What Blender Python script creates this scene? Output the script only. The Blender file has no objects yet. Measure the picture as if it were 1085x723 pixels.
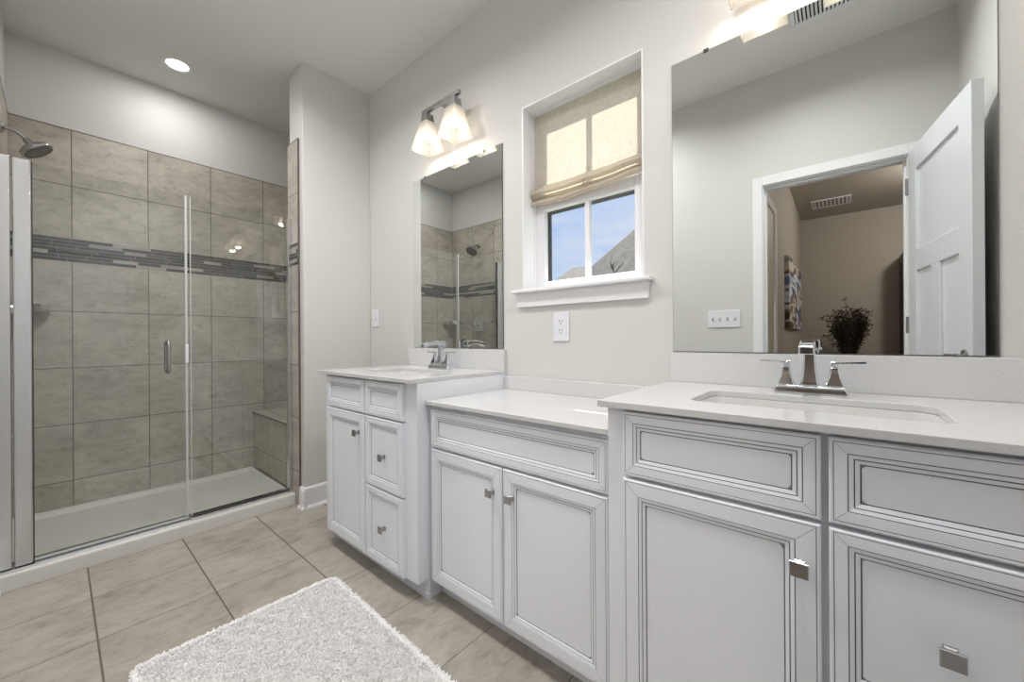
import bpy, math, random
from mathutils import Vector, Matrix
random.seed(7)
S = bpy.context.scene
C = S.collection
PI = math.pi

# ------------------------------------------------------------------ camera
IMG_W, F_PX, CX, CY = 1085.0, 411.48, 542.5, 359.51
TH, ROLL, CAM_H = math.radians(49.603), math.radians(-0.376), 1.0313
cam_d = bpy.data.cameras.new('camera')
cam_d.sensor_width = 36.0
cam_d.lens = F_PX / IMG_W * 36.0
cam_d.shift_y = (CY - 361.5) / IMG_W
cam_d.clip_start = 0.02
cam_d.clip_end = 200
cam = bpy.data.objects.new('camera', cam_d)
C.objects.link(cam)
_F = Vector((math.sin(TH), math.cos(TH), 0))
_R = Vector((math.cos(TH), -math.sin(TH), 0))
_U = Vector((0, 0, 1))
_c, _s = math.cos(ROLL), math.sin(ROLL)
R2, U2 = _R * _c + _U * _s, -_R * _s + _U * _c
m = Matrix((R2, U2, -_F)).transposed().to_4x4()
m.translation = Vector((0, 0, CAM_H))
cam.matrix_world = m
S.camera = cam

# ------------------------------------------------------------------ view, world, sun, lamps' strengths
S.view_settings.view_transform = 'Standard'
S.view_settings.look = 'None'
S.view_settings.gamma = 1.0
S.view_settings.use_curve_mapping = False
S.view_settings.exposure = 0.0
W_VANITY = 1.25         # each bulb over the mirrors
W_CAN = 3.7            # recessed light over the shower
W_FILL_CAN = 11.3      # added recessed lights, out of view, to brighten the room
W_BED = 46.0           # added bedroom light, out of view
SUN = 17.0

world = bpy.data.worlds.new('sky')
S.world = world
world.use_nodes = True
nt = world.node_tree
nt.nodes.clear()
def wn(t, **k):
    n = nt.nodes.new(t)
    for a, b in k.items(): setattr(n, a, b)
    return n
wo = wn('ShaderNodeOutputWorld'); bg = wn('ShaderNodeBackground')
tc = wn('ShaderNodeTexCoord'); sep = wn('ShaderNodeSeparateXYZ')
rmp = wn('ShaderNodeValToRGB'); mp = wn('ShaderNodeMapping'); nz = wn('ShaderNodeTexNoise')
crm = wn('ShaderNodeValToRGB'); mx = wn('ShaderNodeMix', data_type='RGBA')
nt.links.new(tc.outputs['Generated'], sep.inputs[0])
nt.links.new(sep.outputs['Z'], rmp.inputs[0])
rmp.color_ramp.elements[0].position = 0.0
rmp.color_ramp.elements[0].color = (0.56, 0.71, 0.93, 1)
rmp.color_ramp.elements[1].position = 0.75
rmp.color_ramp.elements[1].color = (0.22, 0.40, 0.80, 1)
e = rmp.color_ramp.elements.new(0.35); e.color = (0.38, 0.56, 0.90, 1)
nt.links.new(tc.outputs['Generated'], mp.inputs['Vector'])
mp.inputs['Scale'].default_value = (2.2, 2.2, 9.0)
nt.links.new(mp.outputs[0], nz.inputs['Vector'])
nz.inputs['Scale'].default_value = 1.6
nz.inputs['Detail'].default_value = 6
nz.inputs['Roughness'].default_value = 0.6
nt.links.new(nz.outputs['Fac'], crm.inputs[0])
crm.color_ramp.elements[0].position = 0.36
crm.color_ramp.elements[0].color = (0, 0, 0, 1)
crm.color_ramp.elements[1].position = 0.60
crm.color_ramp.elements[1].color = (0.85, 0.85, 0.85, 1)
nt.links.new(crm.outputs[0], mx.inputs['Factor'])
nt.links.new(rmp.outputs[0], mx.inputs['A'])
mx.inputs['B'].default_value = (0.74, 0.77, 0.88, 1)
nt.links.new(mx.outputs['Result'], bg.inputs['Color'])
bg.inputs['Strength'].default_value = 1.0
nt.links.new(bg.outputs[0], wo.inputs['Surface'])

sun_d = bpy.data.lights.new('sun', 'SUN')
sun_d.energy = SUN
sun_d.angle = math.radians(0.6)
sun_d.color = (1.0, 0.95, 0.86)
sun = bpy.data.objects.new('sun', sun_d)
C.objects.link(sun)
sun.location = (6, 2, 9)
sun.rotation_euler = Vector((1.0, 0.35, 2.36)).to_track_quat('Z', 'Y').to_euler()

# ------------------------------------------------------------------ material helpers
MATS = {}
def mat(name, color, rough=0.5, metal=0.0, **k):
    if name in MATS: return MATS[name]
    mt = bpy.data.materials.new(name); mt.use_nodes = True
    b = mt.node_tree.nodes['Principled BSDF']
    b.inputs['Base Color'].default_value = (*color, 1)
    b.inputs['Roughness'].default_value = rough
    b.inputs['Metallic'].default_value = metal
    for kk, v in k.items():
        b.inputs[kk.replace('_', ' ')].default_value = v
    MATS[name] = mt
    return mt
class NT:
    def __init__(s, mt): s.t = mt.node_tree; s.n = s.t.nodes; s.b = s.n.get('Principled BSDF')
    def node(s, t, **k):
        n = s.n.new(t)
        for a, b in k.items(): setattr(n, a, b)
        return n
    def link(s, a, b): s.t.links.new(a, b)
    def put(s, sock, v):
        if hasattr(v, 'is_output'): s.link(v, sock)
        else: sock.default_value = v
    def math(s, op, a, b=None, c=None):
        n = s.node('ShaderNodeMath', operation=op)
        s.put(n.inputs[0], a)
        if b is not None: s.put(n.inputs[1], b)
        if c is not None: s.put(n.inputs[2], c)
        return n.outputs[0]
    def pos(s):
        g = s.node('ShaderNodeNewGeometry'); x = s.node('ShaderNodeSeparateXYZ')
        s.link(g.outputs['Position'], x.inputs[0])
        return g.outputs['Position'], x.outputs[0], x.outputs[1], x.outputs[2]
    def noise(s, vec, scale, detail=5, rough=0.6, stretch=None, dist=0.0):
        if stretch:
            mpn = s.node('ShaderNodeMapping'); mpn.inputs['Scale'].default_value = stretch
            s.link(vec, mpn.inputs[0]); vec = mpn.outputs[0]
        n = s.node('ShaderNodeTexNoise')
        n.inputs['Scale'].default_value = scale; n.inputs['Detail'].default_value = detail
        n.inputs['Roughness'].default_value = rough; n.inputs['Distortion'].default_value = dist
        s.link(vec, n.inputs['Vector'])
        return n.outputs['Fac']
    def ramp(s, fac, stops):
        r = s.node('ShaderNodeValToRGB'); s.link(fac, r.inputs[0])
        el = r.color_ramp.elements
        while len(el) < len(stops): el.new(0.5)
        for q, (p, c) in zip(el, stops): q.position = p; q.color = (*c, 1)
        return r.outputs[0]
    def mix(s, f, a, b):
        n = s.node('ShaderNodeMix', data_type='RGBA')
        s.put(n.inputs['Factor'], f)
        for sock, v in ((n.inputs['A'], a), (n.inputs['B'], b)):
            if hasattr(v, 'is_output'): s.link(v, sock)
            else: sock.default_value = (*v, 1)
        return n.outputs['Result']
    def bump(s, h, strength=0.2, dist=0.002):
        b = s.node('ShaderNodeBump'); b.inputs['Strength'].default_value = strength
        b.inputs['Distance'].default_value = dist
        s.link(h, b.inputs['Height']); s.link(b.outputs[0], s.b.inputs['Normal'])
    def grid(s, coord, origin, period, half):
        """1 on a joint line, 0 elsewhere; also the cell index"""
        q = s.math('DIVIDE', s.math('SUBTRACT', coord, origin), period)
        idx = s.math('ROUND', q)
        d = s.math('MULTIPLY', s.math('ABSOLUTE', s.math('SUBTRACT', q, idx)), period)
        return s.math('LESS_THAN', d, half), s.math('FLOOR', q)

def paint(name, col, rough=0.55):
    mt = mat(name, col, rough)
    n = NT(mt); P, x, y, z = n.pos()
    n.bump(n.noise(P, 260, 2), 0.05, 0.001)
    return mt
M_WALL = paint('wall_paint', (0.66, 0.65, 0.63))
M_CEIL = paint('ceiling_paint', (0.76, 0.75, 0.73), 0.7)
M_BEDWALL = paint('bedroom_paint', (0.42, 0.38, 0.335))
M_TRIM = mat('white_trim_paint', (0.84, 0.845, 0.86), 0.32)
M_CAB = mat('cabinet_paint', (0.865, 0.892, 0.945), 0.38)
M_GLAZE = mat('cabinet_glaze', (0.10, 0.10, 0.11), 0.6)
M_CHROME = mat('chrome', (0.74, 0.77, 0.81), 0.06, 1.0)
M_NICKEL = mat('brushed_nickel', (0.43, 0.43, 0.435), 0.26, 1.0)
M_ALU = mat('polished_aluminium', (0.72, 0.73, 0.74), 0.22, 1.0)
M_BLACK = mat('dark_void', (0.02, 0.02, 0.02), 0.6)
M_PLASTIC = mat('white_plastic', (0.78, 0.79, 0.83), 0.3)
M_ACRYLIC = mat('shower_acrylic', (0.68, 0.665, 0.63), 0.38)
M_CERAMIC = mat('sink_ceramic', (0.70, 0.70, 0.685), 0.1)
M_VINYL = mat('window_vinyl', (0.78, 0.78, 0.80), 0.35)
M_SEAL = mat('clear_seal', (0.55, 0.56, 0.55), 0.3)
M_LEAD = mat('rubber_dark', (0.04, 0.04, 0.04), 0.6)

def tile(name, horiz, axis, ox, oy, per, grout, warm=0.0, joint=0.0022):
    """square porcelain tile: axis = the two coordinates of the joints, e.g. 'xz'"""
    mt = mat(name, (0.4, 0.37, 0.33), 0.32)
    n = NT(mt); P, x, y, z = n.pos(); d = dict(x=x, y=y, z=z)
    ga, ia = n.grid(d[axis[0]], ox, per, joint)
    if not horiz:
        d['z'] = n.math('SUBTRACT', z, n.math('MULTIPLY', n.math('GREATER_THAN', z, 1.57), 0.077))
    gb, ib = n.grid(d[axis[1]], oy, per, joint * (0.55 if horiz else 1.0))
    cv = n.node('ShaderNodeCombineXYZ'); n.link(ia, cv.inputs[0]); n.link(ib, cv.inputs[1])
    wnz = n.node('ShaderNodeTexWhiteNoise', noise_dimensions='3D'); n.link(cv.outputs[0], wnz.inputs['Vector'])
    off = n.node('ShaderNodeVectorMath', operation='MULTIPLY_ADD')
    n.link(wnz.outputs['Color'], off.inputs[0]); off.inputs[1].default_value = (9, 9, 9); n.link(P, off.inputs[2])
    v = off.outputs[0]
    st = {'xz': (1, 1, 1.6), 'yz': (1, 1, 1.6), 'xy': (0.75, 1.3, 1)}[axis]
    f1 = n.noise(v, 3.6, 8, 0.66, st, 0.35)
    f2 = n.noise(v, 15, 9, 0.8, st, 0.35)
    f3 = n.noise(v, 55, 5, 0.7, st, 0.3)
    base = n.ramp(f1, [(0.30, (0.31, 0.28, 0.24)), (0.50, (0.405, 0.372, 0.325)), (0.72, (0.49, 0.455, 0.40))])
    dk = n.ramp(f2, [(0.30, (0.52, 0.51, 0.49)), (0.46, (0.90, 0.90, 0.89)), (0.58, (1.03, 1.03, 1.03)), (0.8, (1.12, 1.12, 1.12))])
    ml = n.node('ShaderNodeMix', data_type='RGBA', blend_type='MULTIPLY'); ml.inputs['Factor'].default_value = 0.9
    sp_ = n.ramp(f3, [(0.30, (0.82, 0.81, 0.80)), (0.42, (1, 1, 1))])
    m3 = n.node('ShaderNodeMix', data_type='RGBA', blend_type='MULTIPLY'); m3.inputs['Factor'].default_value = 0.8
    n.link(base, m3.inputs['A']); n.link(sp_, m3.inputs['B'])
    n.link(m3.outputs['Result'], ml.inputs['A']); n.link(dk, ml.inputs['B'])
    tone = n.math('MULTIPLY_ADD', wnz.outputs['Value'], 0.08, 1.0 if horiz else 1.20)
    hv = n.node('ShaderNodeHueSaturation'); n.link(ml.outputs['Result'], hv.inputs['Color']); n.link(tone, hv.inputs['Value'])
    g = n.math('MAXIMUM', ga, gb)
    col = n.mix(g, hv.outputs[0], grout)
    n.link(col, n.b.inputs['Base Color'])
    n.link(n.math('MULTIPLY_ADD', g, 0.4, 0.34), n.b.inputs['Roughness'])
    n.bump(n.math('SUBTRACT', 1.0, g), 0.5, 0.0015)
    return mt
GR = (0.15, 0.135, 0.115)
M_TILE_B = tile('shower_tile_back', False, 'xz', 0.065, 0.215, 0.3320, GR)
M_TILE_L = tile('shower_tile_side', False, 'yz', 3.465, 0.215, 0.3320, GR)
M_FLOOR = tile('floor_tile', True, 'xy', 0.090, 1.966, 0.3335, (0.14, 0.125, 0.11), joint=0.0028)

def mosaic(name, a):
    mt = mat(name, (0.2, 0.2, 0.2), 0.18)
    n = NT(mt); P, x, y, z = n.pos(); h = dict(x=x, y=y)[a]
    H = 0.0197
    q = n.math('DIVIDE', n.math('SUBTRACT', z, 1.503), H)
    row = n.math('FLOOR', q); fr = n.math('FRACT', q)
    w1 = n.node('ShaderNodeTexWhiteNoise', noise_dimensions='1D'); n.link(row, w1.inputs['W'])
    ln = n.math('MULTIPLY_ADD', w1.outputs['Value'], 0.08, 0.10)
    s = n.math('DIVIDE', n.math('ADD', h, n.math('MULTIPLY', w1.outputs['Value'], 3.7)), ln)
    ix = n.math('FLOOR', s); fx = n.math('MULTIPLY', n.math('FRACT', s), ln)
    cv = n.node('ShaderNodeCombineXYZ'); n.link(row, cv.inputs[0]); n.link(ix, cv.inputs[1])
    w2 = n.node('ShaderNodeTexWhiteNoise', noise_dimensions='3D'); n.link(cv.outputs[0], w2.inputs['Vector'])
    r = n.node('ShaderNodeValToRGB'); n.link(w2.outputs['Value'], r.inputs[0]); r.color_ramp.interpolation = 'CONSTANT'
    el = r.color_ramp.elements
    for p, c in ((0.34, (0.04, 0.039, 0.038)), (0.60, (0.075, 0.072, 0.07)), (0.74, (0.30, 0.29, 0.27)), (0.86, (0.40, 0.37, 0.33))):
        k = el.new(p); k.color = (*c, 1)
    el[0].position = 0; el[0].color = (0.022, 0.021, 0.021, 1)
    el[-1].position = 1.0; el[-1].color = (0.40, 0.37, 0.33, 1)
    gj = n.math('MAXIMUM', n.math('LESS_THAN', fr, 0.11), n.math('LESS_THAN', fx, 0.0022))
    n.link(n.mix(gj, r.outputs[0], (0.33, 0.31, 0.28)), n.b.inputs['Base Color'])
    n.bump(n.math('SUBTRACT', 1.0, gj), 0.4, 0.001)
    return mt
M_MOS_X = mosaic('accent_mosaic_back', 'x')
M_MOS_Y = mosaic('accent_mosaic_side', 'y')

def quartz():
    mt = mat('white_quartz', (0.80, 0.79, 0.78), 0.09)
    n = NT(mt); P, x, y, z = n.pos()
    vo = n.node('ShaderNodeTexVoronoi'); vo.inputs['Scale'].default_value = 330; n.link(P, vo.inputs['Vector'])
    vo2 = n.node('ShaderNodeTexWhiteNoise', noise_dimensions='3D'); n.link(vo.outputs['Color'], vo2.inputs['Vector'])
    fl = n.math('MULTIPLY', n.math('GREATER_THAN', vo2.outputs['Value'], 0.90), n.math('LESS_THAN', vo.outputs['Distance'], 0.42))
    c = n.mix(n.math('MULTIPLY', fl, 0.45), (0.67, 0.67, 0.675), (0.46, 0.44, 0.42))
    c2 = n.mix(n.math('MULTIPLY', n.noise(P, 30, 4), 0.06), c, (0.6, 0.6, 0.6))
    n.link(c2, n.b.inputs['Base Color'])
    return mt
M_QUARTZ = quartz()

def arch_glass(name, tint, ior=1.45, rough=0.0):
    mt = bpy.data.materials.new(name); mt.use_nodes = True
    t = mt.node_tree; t.nodes.clear()
    o = t.nodes.new('ShaderNodeOutputMaterial'); mxs = t.nodes.new('ShaderNodeMixShader')
    tr = t.nodes.new('ShaderNodeBsdfTransparent'); gl = t.nodes.new('ShaderNodeBsdfGlossy'); fr = t.nodes.new('ShaderNodeFresnel')
    tr.inputs['Color'].default_value = (*tint, 1); gl.inputs['Roughness'].default_value = rough
    gl.inputs['Color'].default_value = (1, 1, 1, 1); fr.inputs['IOR'].default_value = ior
    ge = t.nodes.new('ShaderNodeNewGeometry'); mm = t.nodes.new('ShaderNodeMath'); mm.operation = 'MULTIPLY'
    inv = t.nodes.new('ShaderNodeMath'); inv.operation = 'SUBTRACT'; inv.inputs[0].default_value = 1.0
    t.links.new(ge.outputs['Backfacing'], inv.inputs[1]); t.links.new(inv.outputs[0], mm.inputs[0]); t.links.new(fr.outputs[0], mm.inputs[1])
    t.links.new(mm.outputs[0], mxs.inputs[0]); t.links.new(tr.outputs[0], mxs.inputs[1]); t.links.new(gl.outputs[0], mxs.inputs[2])
    t.links.new(mxs.outputs[0], o.inputs['Surface'])
    return mt
M_GLASS = arch_glass('shower_glass', (0.95, 0.965, 0.955), 1.85)
M_PANE = arch_glass('window_glass', (0.98, 0.99, 0.99), 1.35)

def mirror_mat():
    mt = bpy.data.materials.new('mirror_silver'); mt.use_nodes = True
    t = mt.node_tree; t.nodes.clear()
    o = t.nodes.new('ShaderNodeOutputMaterial'); gl = t.nodes.new('ShaderNodeBsdfGlossy')
    gl.inputs['Color'].default_value = (0.86, 0.89, 0.87, 1); gl.inputs['Roughness'].default_value = 0.0
    t.links.new(gl.outputs[0], o.inputs['Surface'])
    return mt
M_MIRROR = mirror_mat()
M_MIRROR_EDGE = mat('mirror_edge', (0.12, 0.14, 0.13), 0.3)

def emit(name, col, strength):
    mt = mat(name, col, 0.5)
    b = mt.node_tree.nodes['Principled BSDF']
    b.inputs['Emission Color'].default_value = (*col, 1); b.inputs['Emission Strength'].default_value = strength
    return mt
M_BULB = emit('lit_bulb', (1.0, 0.94, 0.85), 4.0)
M_LENS = emit('lit_lens', (1.0, 0.96, 0.90), 6.0)

def frosted():
    mt = bpy.data.materials.new('frosted_shade_glass'); mt.use_nodes = True
    t = mt.node_tree; t.nodes.clear()
    o = t.nodes.new('ShaderNodeOutputMaterial')
    d = t.nodes.new('ShaderNodeBsdfDiffuse'); tl = t.nodes.new('ShaderNodeBsdfTranslucent'); tp = t.nodes.new('ShaderNodeBsdfTransparent')
    gl = t.nodes.new('ShaderNodeBsdfGlossy'); gl.inputs['Roughness'].default_value = 0.15
    for q, c in ((d, (0.42, 0.40, 0.38)), (tl, (0.50, 0.475, 0.43)), (tp, (0.95, 0.93, 0.9))): q.inputs['Color'].default_value = (*c, 1)
    a = t.nodes.new('ShaderNodeMixShader'); a.inputs[0].default_value = 0.7
    b = t.nodes.new('ShaderNodeMixShader'); b.inputs[0].default_value = 0.30
    c = t.nodes.new('ShaderNodeMixShader'); c.inputs[0].default_value = 0.06
    em = t.nodes.new('ShaderNodeEmission'); em.inputs['Color'].default_value = (1, 0.93, 0.83, 1); em.inputs['Strength'].default_value = 0.12
    ad = t.nodes.new('ShaderNodeAddShader')
    t.links.new(d.outputs[0], a.inputs[1]); t.links.new(tl.outputs[0], a.inputs[2])
    t.links.new(a.outputs[0], b.inputs[1]); t.links.new(tp.outputs[0], b.inputs[2])
    t.links.new(b.outputs[0], c.inputs[1]); t.links.new(gl.outputs[0], c.inputs[2])
    t.links.new(c.outputs[0], ad.inputs[0]); t.links.new(em.outputs[0], ad.inputs[1])
    t.links.new(ad.outputs[0], o.inputs['Surface'])
    return mt
M_FROST = frosted()

def linen():
    mt = bpy.data.materials.new('linen_fabric'); mt.use_nodes = True
    t = mt.node_tree; t.nodes.clear()
    n = NT.__new__(NT); n.t = t; n.n = t.nodes; n.b = None
    P, x, y, z = n.pos()
    f = n.noise(P, 90, 4, 0.7, (1, 0.35, 3.0)); g = n.noise(P, 90, 4, 0.7, (1, 3.0, 0.35))
    k = n.math('MULTIPLY', n.math('ADD', f, g), 0.5)
    col = n.ramp(k, [(0.35, (0.50, 0.45, 0.38)), (0.6, (0.66, 0.60, 0.52))])
    o = n.node('ShaderNodeOutputMaterial'); d = n.node('ShaderNodeBsdfDiffuse'); tl = n.node('ShaderNodeBsdfTranslucent')
    a = n.node('ShaderNodeMixShader'); a.inputs[0].default_value = 0.45
    n.link(col, d.inputs['Color'])
    c2 = n.ramp(k, [(0.35, (0.62, 0.56, 0.45)), (0.6, (0.78, 0.73, 0.63))]); n.link(c2, tl.inputs['Color'])
    n.link(d.outputs[0], a.inputs[1]); n.link(tl.outputs[0], a.inputs[2]); n.link(a.outputs[0], o.inputs['Surface'])
    MATS['linen'] = mt
    return mt
M_LINEN = linen()

# ------------------------------------------------------------------ mesh helpers
ORG = {}
class MB:
    def __init__(s): s.v = []; s.f = []; s.m = []
    def face(s, pts, mi=0):
        b = len(s.v); s.v += [tuple(p) for p in pts]; s.f.append(tuple(range(b, b + len(pts)))); s.m.append(mi)
    def box(s, a, b, mi=0):
        x0, y0, z0 = a; x1, y1, z1 = b
        if x0 > x1: x0, x1 = x1, x0
        if y0 > y1: y0, y1 = y1, y0
        if z0 > z1: z0, z1 = z1, z0
        k = len(s.v)
        s.v += [(x0, y0, z0), (x1, y0, z0), (x1, y1, z0), (x0, y1, z0), (x0, y0, z1), (x1, y0, z1), (x1, y1, z1), (x0, y1, z1)]
        for q in ((0, 3, 2, 1), (4, 5, 6, 7), (0, 1, 5, 4), (1, 2, 6, 5), (2, 3, 7, 6), (3, 0, 4, 7)):
            s.f.append(tuple(k + i for i in q)); s.m.append(mi)
        return s
    def loft(s, loops, mi=0, cap=True, closed=True):
        """loops: equal-length vertex rings"""
        k = len(s.v); n = len(loops[0])
        for l in loops: s.v += [tuple(p) for p in l]
        for i in range(len(loops) - 1):
            for j in range(n if closed else n - 1):
                a = k + i * n + j; b = k + i * n + (j + 1) % n
                s.f.append((a, b, b + n, a + n)); s.m.append(mi[i] if isinstance(mi, (list, tuple)) else mi)
        if cap:
            m0 = mi[0] if isinstance(mi, (list, tuple)) else mi
            s.f.append(tuple(k + j for j in reversed(range(n)))); s.m.append(m0)
            s.f.append(tuple(k + (len(loops) - 1) * n + j for j in range(n))); s.m.append(mi[-1] if isinstance(mi, (list, tuple)) else mi)
        return s
    def lathe(s, c, axis, prof, n=32, mi=0, cap=True):
        """prof: (radius, distance along axis)"""
        ax = Vector(axis).normalized(); t = Vector((0, 0, 1)) if abs(ax.z) < 0.9 else Vector((1, 0, 0))
        u = ax.cross(t).normalized(); w = ax.cross(u)
        c = Vector(c)
        return s.loft([[c + ax * d + (u * math.cos(2 * PI * i / n) + w * math.sin(2 * PI * i / n)) * r for i in range(n)] for r, d in prof], mi, cap)
    def tube(s, pts, r, n=12, mi=0):
        pts = [Vector(p) for p in pts]; L = []; pu = None
        for i, p in enumerate(pts):
            d = (pts[min(i + 1, len(pts) - 1)] - pts[max(i - 1, 0)]).normalized()
            if pu is None:
                t = Vector((0, 0, 1)) if abs(d.z) < 0.9 else Vector((1, 0, 0)); u = d.cross(t).normalized()
            else: u = (pu - d * pu.dot(d)).normalized()
            pu = u; w = d.cross(u); rr = r[i] if isinstance(r, (list, tuple)) else r
            L.append([p + (u * math.cos(2 * PI * j / n) + w * math.sin(2 * PI * j / n)) * rr for j in range(n)])
        return s.loft(L, mi)
    def build(s, name, mats, parent=None, org=None, smooth=False, bevel=0.0, seg=2, **tags):
        """vertices are world coordinates; the mesh is stored relative to org"""
        if org is None:
            if parent is not None: org = ORG[parent.name]
            else:
                xs = [v[0] for v in s.v]; ys = [v[1] for v in s.v]; zs = [v[2] for v in s.v]
                org = ((min(xs) + max(xs)) / 2, (min(ys) + max(ys)) / 2, min(zs))
        org = Vector(org)
        me = bpy.data.meshes.new(name)
        me.from_pydata([tuple(Vector(v) - org) for v in s.v], [], s.f)
        if not isinstance(mats, (list, tuple)): mats = [mats]
        for q in mats: me.materials.append(q)
        for p, i in zip(me.polygons, s.m): p.material_index = i; p.use_smooth = smooth
        me.validate(); me.update()
        o = bpy.data.objects.new(name, me); C.objects.link(o)
        ORG[o.name] = org
        if parent is not None:
            o.parent = parent; o.location = org - Vector(ORG[parent.name])
        else: o.location = org
        if bevel:
            b = o.modifiers.new('bevel', 'BEVEL'); b.width = bevel; b.segments = seg; b.limit_method = 'ANGLE'
            b.angle_limit = math.radians(35)
        if smooth or bevel:
            try: me.set_sharp_from_angle(angle=math.radians(38))
            except Exception: pass
            if bevel:
                for p in me.polygons: p.use_smooth = True
                w = o.modifiers.new('wn', 'WEIGHTED_NORMAL'); w.keep_sharp = True
        for a, b in tags.items(): o[a] = b
        return o
def thing(name, label, cat, loc, group=None, rotz=0.0):
    o = bpy.data.objects.new(name, None); o.empty_display_size = 0.05; C.objects.link(o)
    o.location = loc; o.rotation_euler = (0, 0, rotz)
    ORG[o.name] = Vector(loc)
    o['label'] = label; o['category'] = cat
    if group: o['group'] = group
    return o
def tag(o, label, cat, group=None):
    o['label'] = label; o['category'] = cat
    if group: o['group'] = group
    return o
def struct(o): o['kind'] = 'structure'; return o
def copy_tree(o, parent=None):
    c = o.copy(); C.objects.link(c)
    if parent is not None: c.parent = parent
    for ch in list(o.children): copy_tree(ch, c)
    return c
def rect(y0, y1, z0, z1, x): return [(x, y0, z0), (x, y1, z0), (x, y1, z1), (x, y0, z1)]
def rrect(cx, cy, hx, hy, r, z, n=6):
    out = []
    for qx, qy, a0 in ((1, 1, 0), (-1, 1, PI / 2), (-1, -1, PI), (1, -1, 3 * PI / 2)):
        for i in range(n + 1):
            a = a0 + PI / 2 * i / n
            out.append((cx + qx * (hx - r) + r * math.cos(a), cy + qy * (hy - r) + r * math.sin(a), z))
    return out

# ------------------------------------------------------------------ room shell
XW = 1.429      # vanity wall
XL = -0.175     # opposite wall with the doorway
YB = 3.475      # shower back wall
YE = -0.46      # end wall behind the open door
H = 2.74
WY0, WY1, WZ0, WZ1 = 0.563, 1.146, 1.245, 2.120      # window hole
m_ = MB()
m_.box((XW, YE - 0.12, 0), (1.60, WY0, H)); m_.box((XW, WY1, 0), (1.60, YB + 0.12, H))
m_.box((XW, WY0, 0), (1.60, WY1, WZ0)); m_.box((XW, WY0, 2.27), (1.60, WY1, H))
m_.box((XW, WY0, WZ1), (1.553, WY1, 2.27))
struct(m_.build('wall_right', M_WALL))
DY0, DY1, DZ = -0.29, 0.405, 2.035                    # doorway
m_ = MB()
m_.box((XL - 0.12, YE - 0.12, 0), (XL, DY0, H)); m_.box((XL - 0.12, DY1, 0), (XL, YB + 0.12, H)); m_.box((XL - 0.12, DY0, DZ), (XL, DY1, H))
struct(m_.build('wall_left', M_WALL))
struct(MB().box((XL, YB, 0), (XW, YB + 0.12, H)).build('wall_back', M_WALL))
struct(MB().box((XL, YE - 0.12, 0), (XW, YE, H)).build('wall_front', M_WALL))
struct(MB().box((0.985, 2.512, 0), (XW, 2.715, H)).build('wall_partition', M_WALL, bevel=0.004))
struct(MB().box((XL - 0.12, YE - 0.12, H), (1.60, YB + 0.12, H + 0.1)).build('ceiling', M_CEIL))
struct(MB().box((XL - 0.12, YE - 0.12, -0.08), (1.60, YB + 0.12, 0)).build('floor', M_FLOOR))
# shower tile skins (each 10 mm thick, up to 2.28 m)
TZ = 2.283
def skin(name, a, b, mt, mos, band):
    o = MB()
    for z0, z1 in ((0.0, 1.503), (1.641, TZ)):
        o.box((a[0], a[1], z0), (b[0], b[1], z1), 0)
    e = 0.0012
    bx = [list(a), list(b)]
    bx[band[0]][band[1]] += band[2] * -e
    o.box((bx[0][0], bx[0][1], 1.503), (bx[1][0], bx[1][1], 1.641), 1)
    return struct(o.build(name, [mt, mos]))
skin('wall_shower_back', (XL, YB - 0.01), (XW, YB), M_TILE_B, M_MOS_X, (0, 1, 0))
skin('wall_shower_left', (XL, 2.63), (XL + 0.01, YB - 0.01), M_TILE_L, M_MOS_Y, (1, 0, 0))
skin('wall_shower_right', (XW - 0.01, 2.725), (XW, YB - 0.01), M_TILE_L, M_MOS_Y, (0, 0, 0))
skin('wall_shower_return', (0.976, 2.568), (0.985, 2.725), M_TILE_L, M_MOS_Y, (0, 0, 0))
skin('wall_shower_inner', (0.985, 2.715), (XW - 0.01, 2.725), M_TILE_B, M_MOS_X, (0, 0, 0))
# thin dark metal edge around the tile
tr = MB()
tr.box((0.975, 2.562, 0.068), (0.985, 2.568, TZ + 0.003), 0)
tr.box((0.975, 2.562, TZ), (0.985, 2.725, TZ + 0.003), 0)
tr.box((XL, YB - 0.0115, TZ), (XW, YB, TZ + 0.003), 0)
tr.box((XL, 2.63, TZ), (XL + 0.0115, YB, TZ + 0.003), 0)
struct(tr.build('trim_1', mat('tile_edge_metal', (0.16, 0.14, 0.12), 0.4, 0.5)))

# baseboards
def baseboard(name, a, b, nrm):
    """a, b: floor end points; nrm: direction into the room"""
    a = Vector((*a, 0)); b = Vector((*b, 0)); nn = Vector((*nrm, 0))
    prof = [(0, 0), (0.024, 0), (0.023, 0.010), (0.017, 0.018), (0.013, 0.020), (0.013, 0.118), (0.009, 0.128), (0, 0.130)]
    L = [[p + nn * d + Vector((0, 0, z)) for d, z in prof] for p in (a, b)]
    o = MB().loft(L)
    return struct(o.build(name, M_TRIM))
bb = MB()
def bbseg(bb, a, b, nrm):
    a = Vector((*a, 0)); b = Vector((*b, 0)); nn = Vector((*nrm, 0))
    prof = [(0, 0), (0.026, 0), (0.025, 0.010), (0.018, 0.018), (0.014, 0.020), (0.014, 0.118), (0.009, 0.128), (0, 0.130)]
    bb.loft([[p + nn * d + Vector((0, 0, z)) for d, z in prof] for p in (a, b)])
bbseg(bb, (0.959, 2.512), (XW, 2.512), (0, -1))
bbseg(bb, (0.985, 2.486), (0.985, 2.560), (-1, 0))
struct(bb.build('baseboard_partition', M_TRIM))
bb = MB(); bbseg(bb, (XW, 2.035), (XW, 2.486), (-1, 0)); struct(bb.build('baseboard_right', M_TRIM))
bb = MB(); bbseg(bb, (XL, 0.47), (XL, 2.628), (1, 0)); struct(bb.build('baseboard_left', M_TRIM))
bb = MB(); bbseg(bb, (XL, YE), (0.90, YE), (0, 1)); struct(bb.build('baseboard_front', M_TRIM))

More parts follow.
